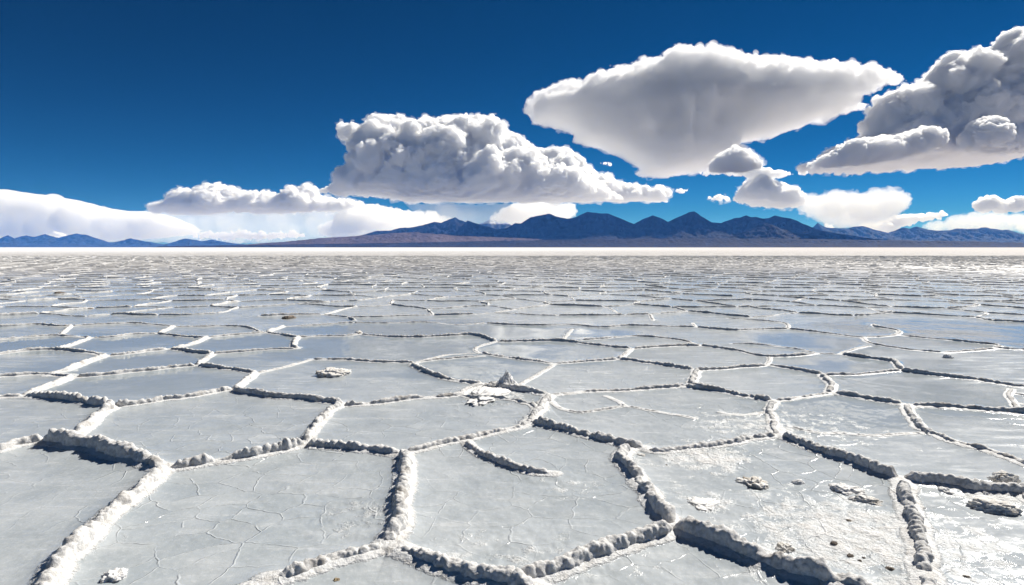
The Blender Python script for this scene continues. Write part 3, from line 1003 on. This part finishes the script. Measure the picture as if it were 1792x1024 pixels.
head(main, [(690, 347), (700, 320), (716, 300), (745, 287), (770, 264), (788, 262), (800, 275), (812, 287), (830, 298), (866, 304), (873, 318), (852, 334), (890, 346)], v_cum, 27300, 103, vox=1.2, swell=40, thick=40,
     n_big=14, n_mid=150, n_small=1100, r_big=(12, 20), r_mid=(6, 11), r_small=(3, 6), lean=.7, flat=345)
head(main, [(905, 346), (915, 318), (935, 300), (958, 290), (985, 286), (1006, 296), (1025, 314), (1050, 326), (1075, 338), (1095, 350)], v_cum, 27600, 104, vox=1.2, swell=40, thick=40,
     n_big=14, n_mid=150, n_small=1100, r_big=(12, 20), r_mid=(6, 11), r_small=(3, 6), lean=.7, flat=348)

C3 = [(920, 191), (932, 167), (952, 161), (987, 145), (1023, 141), (1047, 128), (1087, 122), (1118, 108), (1154, 102), (1174, 88), (1205, 86), (1238, 88), (1277, 92), (1297, 104), (1337, 102), (1377, 106), (1412, 110), (1440, 117), (1470, 121), (1492, 122), (1516, 126), (1563, 133),
      (1577, 143), (1536, 153), (1516, 163), (1488, 175), (1512, 187), (1452, 207), (1396, 227), (1349, 245), (1297, 253), (1309, 267), (1329, 286), (1329, 296), (1277, 300), (1206, 306), (1166, 314), (1126, 312), (1106, 302), (1118, 294), (1087, 278), (1051, 263), (999, 251), (1007, 237), (987, 231), (936, 217)]


def anvil_region(x, v):
    top = np.interp(x, [920, 990, 1090, 1180, 1290, 1400, 1570], [185, 148, 122, 95, 104, 112, 140])
    r = np.clip(1.0 - (v - top - 12) / 26, .12, 1.0)
    foot = np.clip(1 - np.hypot((x - 1300) / 45, (v - 280) / 30), 0, 1) * 1.4
    tip = np.clip((x - 1395) / 80, 0, 1) * 1.5
    return np.maximum(np.maximum(r, foot), tip)


def anvil_groove(x, v):
    a = np.arctan2(x - 1215, 420 - v)
    q = np.column_stack([a * 9, np.full(len(a), 1.7), np.hypot(x - 1215, 420 - v) / 240])
    return 1 + .34 * fbm(q, 3, 411, .5)


anvil = tag(cloud('cloud', C3, v_anv, 11500, 7, 1.5, swell=95, thick=70, n_big=0, n_mid=260, n_small=1800, region=anvil_region, r_mid=(7, 13), wob=3.5, out=.5, wedge=.85, groove=anvil_groove, lean=1.3, leanmax=26, fringe=v_frayn),
    'huge anvil cloud spreading from a narrow foot to a wide white top', 'cloud', CL)
head(anvil, [(1238, 300), (1248, 282), (1262, 268), (1285, 255), (1300, 262), (1312, 268), (1322, 276), (1331, 286), (1332, 297), (1290, 303)], v_head, 8400, 105, vox=.9, swell=24, thick=26,
     n_big=8, n_mid=120, n_small=900, r_big=(9, 14), r_mid=(5, 9), r_small=(2.5, 5), lean=.6, fringe=v_frayn)
for pts, sd_, lb in (([(1436, 121), (1444, 106), (1458, 103), (1466, 108), (1470, 122)], 61, 'small round white puff above the ragged tip of the anvil cloud'),
                     ([(1466, 122), (1478, 115), (1496, 111), (1510, 117), (1502, 124), (1480, 127)], 62, 'flat white scrap beside the puff at the tip of the anvil cloud')):
    tag(cloud('cloud', pts, v_cumn, 11500, sd_, .8, swell=8, thick=8, n_big=0, n_mid=0, n_small=60, r_small=(2.5, 5), wob=2.0), lb, 'cloud', CL)

C4 = [(1920, 60), (1850, 48), (1792, 57), (1766, 53), (1747, 59), (1735, 81), (1712, 102), (1700, 100), (1692, 94), (1665, 92), (1637, 112), (1618, 135), (1598, 145), (1567, 155), (1522, 175), (1536, 182), (1516, 192), (1528, 196), (1508, 217), (1520, 237),
      (1481, 247), (1458, 264), (1411, 286), (1407, 297), (1465, 301), (1544, 297), (1641, 295), (1723, 289), (1758, 283), (1792, 273), (1860, 266), (1925, 262), (1960, 160)]
tower = tag(cloud('cloud', C4, v_cumn, 10500, 15, 1.6, swell=90, thick=62, n_big=60, n_mid=320, n_small=2400, r_big=(20, 36), r_mid=(8, 17), lean=.5, fringe=v_frayn,
          region=lambda x, v: np.where(v > 225, np.clip(1.5 - (x - 1560) / 160, .6, 1.5), np.clip(1.3 - (x - 1620) / 320, .7, 1.3))),
    'towering grey white cumulus cut off by the right edge of the view', 'cloud', CL)
head(tower, [(1411, 288), (1440, 272), (1458, 262), (1481, 247), (1505, 242), (1535, 238), (1560, 240), (1590, 232), (1612, 222), (1640, 226), (1655, 240), (1640, 262), (1590, 276), (1520, 288), (1410, 297)], v_head, 8500, 106, vox=1.1, swell=26, thick=30,
     n_big=16, n_mid=200, n_small=1300, r_big=(10, 16), r_mid=(5, 10), r_small=(3, 5.5), lean=.8)
head(tower, [(1672, 262), (1682, 236), (1700, 214), (1722, 203), (1738, 206), (1750, 216), (1775, 222), (1800, 214), (1840, 220), (1850, 262), (1760, 270)], v_head, 8900, 107, vox=1.2, swell=36, thick=36,
     n_big=14, n_mid=140, n_small=900, r_big=(12, 20), r_mid=(6, 11), r_small=(3, 6), lean=.7)

C5 = [(1195, 304), (1260, 298), (1330, 292), (1347, 298), (1385, 303), (1410, 297), (1440, 300), (1385, 310), (1330, 312), (1260, 308)]
tag(cloud('cloud', C5, v_cum, 25500, 21, 1.2, swell=9, thick=20, n_big=0, n_mid=30, n_small=160, r_mid=(5, 8), r_small=(3, 5)),
    'thin level streak of cloud joining the anvil foot to the right hand cumulus', 'cloud', CL)
C6 = [(1309, 311), (1300, 322), (1290, 335), (1282, 346), (1254, 341), (1219, 350), (1282, 353), (1340, 362), (1395, 364), (1407, 350), (1400, 338), (1387, 329), (1364, 323), (1345, 319), (1338, 308), (1325, 303)]
tag(cloud('cloud', C6, v_cum, 26000, 27, 1.0, swell=28, thick=32, n_big=8, n_mid=120, n_small=700, r_big=(12, 20), lean=.7, fringe=v_fray),
    'small crinkled cumulus hanging just under the foot of the anvil cloud', 'cloud', CL)
C7 = [(1395, 352), (1420, 343), (1465, 339), (1500, 343), (1524, 341), (1536, 334), (1547, 332), (1570, 338), (1585, 350), (1588, 362), (1563, 374), (1548, 392), (1500, 400), (1440, 386), (1400, 372)]
tag(cloud('cloud', C7, v_wisp, 25500, 33, 1.3, swell=30, thick=38, n_big=14, n_mid=90, n_small=350, rough=1.0, lean=.6, region=lambda x, v: 1.9 + 0 * x),
    'soft pale cloud bank low over the blue range, right of the crinkled cumulus', 'cloud', CL)
C7b = [(1500, 402), (1515, 393), (1535, 388), (1560, 380), (1600, 376), (1640, 370), (1665, 372), (1655, 380), (1610, 388), (1575, 396), (1560, 410), (1520, 410)]
tag(cloud('cloud', C7b, v_cum, 26500, 34, 1.0, swell=12, thick=18, n_big=0, n_mid=50, n_small=300, r_mid=(5, 9)),
    'low white cloud strip resting in the dip of the blue range', 'cloud', CL)
C8 = [(1700, 360), (1712, 350), (1731, 341), (1745, 347), (1758, 352), (1778, 344), (1800, 340), (1850, 334), (1900, 345), (1910, 372), (1850, 374), (1792, 368), (1750, 372), (1715, 370)]
tag(cloud('cloud', C8, v_cum, 23500, 39, 1.1, swell=24, thick=28, n_big=6, n_mid=90, n_small=500, lean=.6),
    'small bright cumulus low at the right edge above the blue range', 'cloud', CL)
C8b = [(1610, 404), (1625, 392), (1660, 384), (1700, 376), (1750, 374), (1800, 378), (1900, 374), (1930, 395), (1900, 412), (1792, 406), (1740, 406), (1680, 404), (1640, 408)]
tag(cloud('cloud', C8b, v_wisp, 24500, 40, 1.3, swell=16, thick=24, n_big=0, n_mid=110, n_small=350, r_mid=(6, 11), rough=1.0, region=lambda x, v: 1.6 + 0 * x),
    'ragged veil of cloud beneath the small bright cumulus at the right edge', 'cloud', CL)

C9 = [(-620, 372), (-540, 350), (-430, 336), (-320, 326), (-190, 320), (-100, 322), (0, 328), (39, 333), (84, 339), (137, 347), (173, 357), (223, 366), (254, 366), (290, 374), (330, 388), (360, 404), (330, 414), (280, 420), (200, 426), (100, 428), (0, 428), (-190, 430), (-420, 428), (-560, 412)]
tag(cloud('cloud', C9, v_soft, 32500, 45, 1.7, swell=60, thick=55, n_big=70, n_mid=160, n_small=0, rough=.45, wob=2.0, fine=.2, out=.15,
          region=lambda x, v: np.clip((v - 330) / 40, .3, 1.0)),
    'long smooth cream cloud bank sloping down from the left edge', 'cloud', CL)
C10 = [(254, 361), (270, 356), (290, 353), (307, 339), (318, 331), (329, 327), (338, 333), (360, 326), (372, 323), (385, 320), (399, 329), (421, 330), (438, 337), (455, 334), (472, 336), (485, 341), (500, 332), (518, 327), (535, 324), (555, 332), (562, 344), (602, 348), (632, 356), (640, 362), (602, 371), (539, 373), (470, 375), (420, 373), (340, 378), (290, 374), (262, 371)]
tag(cloud('cloud', C10, v_cum, 31000, 51, 1.1, swell=30, thick=34, n_big=14, n_mid=240, n_small=1500, r_big=(10, 18), r_mid=(6, 11), r_small=(3, 6), flat=374, lean=.9, fringe=v_fray),
    'low bubbly white cumulus left of the broad heaped cumulus', 'cloud', CL)
C11 = [(215, 380), (270, 364), (340, 366), (420, 364), (500, 362), (560, 358), (640, 360), (720, 378), (735, 396), (700, 412), (600, 424), (480, 429), (330, 429), (240, 426), (200, 402)]
tag(cloud('cloud', C11, v_thin, 33000, 57, 1.5, swell=26, thick=30, n_big=20, n_mid=60, n_small=0, rough=.5, fine=.2, out=.2),
    'dim blue grey veil hanging under the low bubbly cumulus', 'cloud', CL)
C12 = [(545, 410), (575, 388), (605, 372), (629, 363), (664, 361), (690, 366), (719, 371), (750, 371), (773, 375), (790, 384), (780, 398), (719, 404), (640, 414), (580, 420)]
tag(cloud('cloud', C12, v_soft, 31000, 63, 1.2, swell=24, thick=30, n_big=10, n_mid=100, n_small=300, rough=1.0, lean=.6, region=lambda x, v: 1.45 + 0 * x),
    'cream coloured cloud lying on the left shoulder of the main range', 'cloud', CL)
C13 = [(325, 412), (340, 405), (380, 407), (430, 402), (470, 406), (510, 404), (540, 410), (520, 418), (430, 421), (350, 420)]
tag(cloud('cloud', C13, v_cum, 32500, 69, 1.0, swell=8, thick=14, n_big=0, n_mid=30, n_small=200, r_mid=(4, 6), r_small=(2.5, 4.5)),
    'narrow white cloud strip near the horizon under the dim veil', 'cloud', CL)
C14 = [(860, 384), (880, 368), (905, 358), (940, 354), (975, 360), (1000, 362), (1010, 372), (1000, 384), (950, 392), (890, 394)]
tag(cloud('cloud', C14, v_soft, 31000, 75, 1.2, swell=20, thick=28, n_big=8, n_mid=80, n_small=350, rough=1.0, region=lambda x, v: 1.5 + 0 * x),
    'cream cloud glowing behind the rain veil above the main peaks', 'cloud', CL)
C15 = [(690, 346), (740, 352), (820, 354), (900, 352), (930, 352), (915, 372), (895, 402), (780, 404), (740, 388), (712, 366)]
tag(cloud('rain_shaft', C15, v_rain, 29300, 81, 1.8, swell=30, thick=45, n_big=10, n_mid=0, n_small=0, rough=.3, fine=0, out=.1),
    'grey veil of rain falling from the base of the broad heaped cumulus', 'rain', None)
for pts, sd_, lb in (([(1043, 288), (1052, 283), (1066, 284), (1072, 288), (1060, 291)], 91, 'tiny white wisp left of the anvil cloud foot'),
                     ([(1182, 334), (1192, 331), (1204, 332), (1200, 337), (1188, 338)], 92, 'tiny pale wisp right of the broad heaped cumulus'),
                     ([(1436, 403), (1446, 391), (1456, 396), (1468, 405), (1462, 412), (1440, 411)], 93, 'tiny white puff beside the small blue peak'),
                     ([(76, 411), (92, 405), (110, 408), (122, 414), (100, 420), (80, 419)], 94, 'little white cloud caught behind the far left blue peaks')):
    tag(cloud('cloud', pts, v_cum, 30500, sd_, .7, swell=6, thick=6, n_big=0, n_mid=0, n_small=50, r_small=(2, 3.6), wob=1.6), lb, 'cloud', CL)

# ------------------------------------------------------------------ loose salt and stones on the plates
def clod_material(name, a, b, spot=None, rough=.9):
    m, N = material(name)
    pos = N.n('ShaderNodeNewGeometry').outputs['Position']
    col = N.mix(N.ramp(N.noise(pos, 26.0, 6.0, .65), .38, .64), a, b)
    if spot:
        col = N.mix(N.ramp(N.noise(pos, 11.0, 4.0, .6), .54, .66), col, spot)
    bump = N.n('ShaderNodeBump', None, Height=N.noise(pos, 120.0, 6.0, .7), Strength=.8, Distance=.008)
    pb = N.n('ShaderNodeBsdfPrincipled', None, Base_Color=col, Roughness=rough, Normal=bump.outputs[0])
    pb.inputs['Specular IOR Level'].default_value = .25
    N.n('ShaderNodeOutputMaterial', None, Surface=pb.outputs[0])
    return m


m_white = clod_material('white_salt_lump', (.82, .81, .80), (.72, .71, .69))
m_dirty = clod_material('dirty_salt_lump', (.74, .725, .70), (.62, .59, .54), (.34, .29, .235))
m_stone = clod_material('dark_stone', (.13, .11, .09), (.24, .20, .165), rough=.8)
m_ochre = clod_material('ochre_stone', (.13, .10, .075), (.40, .31, .19), rough=.8)

import bmesh
_bm = bmesh.new()
bmesh.ops.create_icosphere(_bm, subdivisions=5, radius=1.0)
_bm.verts.ensure_lookup_table()
ICO_V = np.array([v.co[:] for v in _bm.verts])
ICO_F = np.array([[v.index for v in f.verts] for f in _bm.faces])
_bm.free()


def lump(name, u, v, wpx, hpx, mat, label, cat, seed, long=1.0, turn=0.0, sharp=.25, peak=0.0, flatten=0.0, group=None, dz=0.0):
    """One loose piece standing at a traced ground point; its size is read from the photograph at that distance."""
    x, y = gnd(u, v)
    px = y / FOC
    a, h = wpx * px / 2 * (.8 if mat is m_stone else 1), hpx * px * (.6 if mat is m_stone else .8)
    p = ICO_V.copy()
    n = 1 + sharp * fbm(p * 1.3 + seed * 3.7, 3, seed) + sharp * .9 * (.5 - worley(p * 1.9 + seed, seed + 5)) + sharp * .6 * (.45 - worley(p * 5.2 + seed, seed + 8)) + sharp * .25 * fbm(p * 9.0, 3, seed + 2)
    p = p * n[:, None]
    if peak:
        r_ = np.hypot(p[:, 0], p[:, 1])
        s_ = np.clip(1 - np.maximum(p[:, 2], 0) * .80, .12, 1)
        p[:, 0] *= s_
        p[:, 1] *= s_
    if flatten:
        p[:, 2] = np.where(p[:, 2] > flatten, flatten + (p[:, 2] - flatten) * .25, p[:, 2])
    p = p * np.array([a, a * long, h / (1.25 if peak else 1.0)])
    p[:, 2] = np.where(p[:, 2] < 0, p[:, 2] * .35, p[:, 2])
    c, s = math.cos(turn), math.sin(turn)
    p = np.column_stack([p[:, 0] * c - p[:, 1] * s, p[:, 0] * s + p[:, 1] * c, p[:, 2] + dz])
    o = mesh_obj(name, p, ICO_F, mat)
    o.location = (x, y, 0)
    return tag(o, label, cat, group)


SL, ST = 'loose lumps of salt on the plates', 'small dark stones on the plates'
lump('salt_lump', 583, 655, 52, 13, m_dirty, 'brown and white crusty lump alone in the middle of a wet plate', 'salt lump', 1, 1.0, .2, .5, group=SL)
lump('salt_spike', 887, 677, 42, 46, m_white, 'pointed white spike of salt rising from a ridge', 'salt spike', 2, .8, 0, .35, peak=1)
lump('salt_lump', 858, 678, 28, 12, m_dirty, 'low brownish salt lump at the left foot of the white spike', 'salt lump', 3, 1.0, .4, .5, group=SL)
lump('salt_mound', 852, 691, 60, 7, m_white, 'flat crumbled salt mound in the gap between two ridges below the spike', 'salt mound', 4, 2.2, -.2, .6)
lump('salt_slab', 1738, 893, 78, 24, m_dirty, 'long tilted slab of dirty salt crust lying near the right edge', 'salt slab', 5, .6, -.5, .42, flatten=.75)
lump('salt_lump', 1757, 851, 44, 17, m_dirty, 'rounded brown lump sitting on the ridge behind the tilted slab', 'salt lump', 6, .8, -.2, .4, group=SL, dz=.03)
lump('salt_lump', 1722, 868, 15, 9, m_white, 'little white lump between the tilted slab and the ridge behind it', 'salt lump', 7, .9, 0, .35, group=SL)
lump('salt_lump', 1654, 862, 24, 8, m_white, 'small flat white lump below the ridge, left of the tilted slab', 'salt lump', 8, 1.1, -.3, .4, group=SL)
lump('salt_lump', 1320, 847, 46, 11, m_dirty, 'ragged grey and white lump beside a smooth pale pebble', 'salt lump', 9, 1.2, .1, .6, group=SL)
lump('salt_pebble', 1397, 846, 23, 9, m_white, 'smooth pale pebble lying alone on the bluish plate', 'salt pebble', 10, .7, .1, .15)
lump('salt_mound', 1478, 858, 62, 10, m_white, 'long low whitish salt mound running down the bluish plate', 'salt mound', 11, .75, -.55, .55)
lump('salt_mound', 1520, 879, 50, 11, m_dirty, 'brown tipped low salt mound below the long whitish one', 'salt mound', 12, .7, -.45, .55)
lump('salt_mound', 1225, 882, 66, 6, m_white, 'flat salt crust mound near the left corner of the bluish plate', 'salt mound', 13, 1.1, -.35, .6)
lump('salt_lump', 1372, 962, 34, 14, m_dirty, 'dirty salt lump on the broken crust close behind the front ridge', 'salt lump', 14, .9, -.3, .5, group=SL)
lump('salt_lump', 203, 1011, 40, 15, m_white, 'white salt crumb heap in the plate at the lower left', 'salt lump', 15, 1.0, .3, .6, group=SL)
lump('salt_lump', 1659, 626, 16, 8, m_white, 'tiny white lump under a distant dark ridge on the right', 'salt lump', 16, .9, 0, .35, group=SL)
lump('salt_lump', 628, 586, 14, 9, m_dirty, 'dark brown lump where two distant ridges meet', 'salt lump', 17, 1.2, 0, .4, group=SL)
lump('salt_lump', 505, 557, 26, 7, m_stone, 'broad dark lump far off on the pale plates', 'salt lump', 18, 1.4, 0, .4, group=SL)
lump('salt_lump', 157, 541, 13, 4, m_stone, 'small dark lump far off at the left', 'salt lump', 19, 1.2, 0, .4, group=SL)
lump('salt_lump', 104, 513, 18, 4, m_stone, 'farthest dark lump at the left of the flat', 'salt lump', 20, 1.2, 0, .4, group=SL)
lump('salt_lump', 1500, 530, 22, 5, m_stone, 'dark lump far off at the right of the flat', 'salt lump', 21, 1.4, 0, .4, group=SL)
for k_, (u, v, w_, h_, mt, lb) in enumerate([
        (1485, 913, 17, 6, m_stone, 'dark oval stone behind all the other stones of the broken crust'),
        (1460, 953, 17, 9, m_stone, 'leaning dark stone nearest the middle of the broken crust'),
        (1526, 927, 14, 5, m_stone, 'thin dark sliver of stone on the bright crust'),
        (1549, 956, 15, 5, m_stone, 'flat dark stone right of the thin sliver'),
        (1488, 974, 16, 7, m_stone, 'dark stone with two tiny ones at its right'),
        (1504, 982, 10, 4, m_stone, 'tiny dark stone just below the pair on the crust'),
        (1512, 977, 9, 4, m_stone, 'tiny dark stone at the right end of the close trio'),
        (1594, 955, 8, 5, m_stone, 'tiny dark stone by the upright ridge on the right'),
        (1558, 999, 24, 11, m_stone, 'largest dark stone of the broken crust, next to an ochre one'),
        (1577, 1002, 16, 8, m_ochre, 'ochre stone touching the largest dark stone'),
        (1690, 1013, 24, 9, m_stone, 'dark wedge of stone right of the upright ridge'),
        (568, 1018, 12, 6, m_white, 'small white pebble against the bottom left front ridge'),
        (588, 1018, 16, 8, m_ochre, 'ochre pebble against the bottom left front ridge'),
        (1120, 799, 20, 6, m_dirty, 'brown crumb where the ridge breaks up beside the branching ridge'),
        (1166, 815, 7, 4, m_stone, 'tiny dark pebble below the broken end of the ridge')]):
    lump('stone' if mt in (m_stone, m_ochre) else 'salt_pebble', u, v, w_, h_, mt, lb, 'stone' if mt in (m_stone, m_ochre) else 'pebble', 40 + k_, .8, (k_ * 1.7) % 1.2 - .6, .3, group=ST if mt is m_stone else None)

# ------------------------------------------------------------------ render settings
cy = scene.cycles
cy.volume_bounces = 28
cy.max_bounces = 32
cy.diffuse_bounces = 3
cy.glossy_bounces = 3
cy.transparent_max_bounces = 24
cy.use_denoising = True
cy.sample_clamp_indirect = 6.0
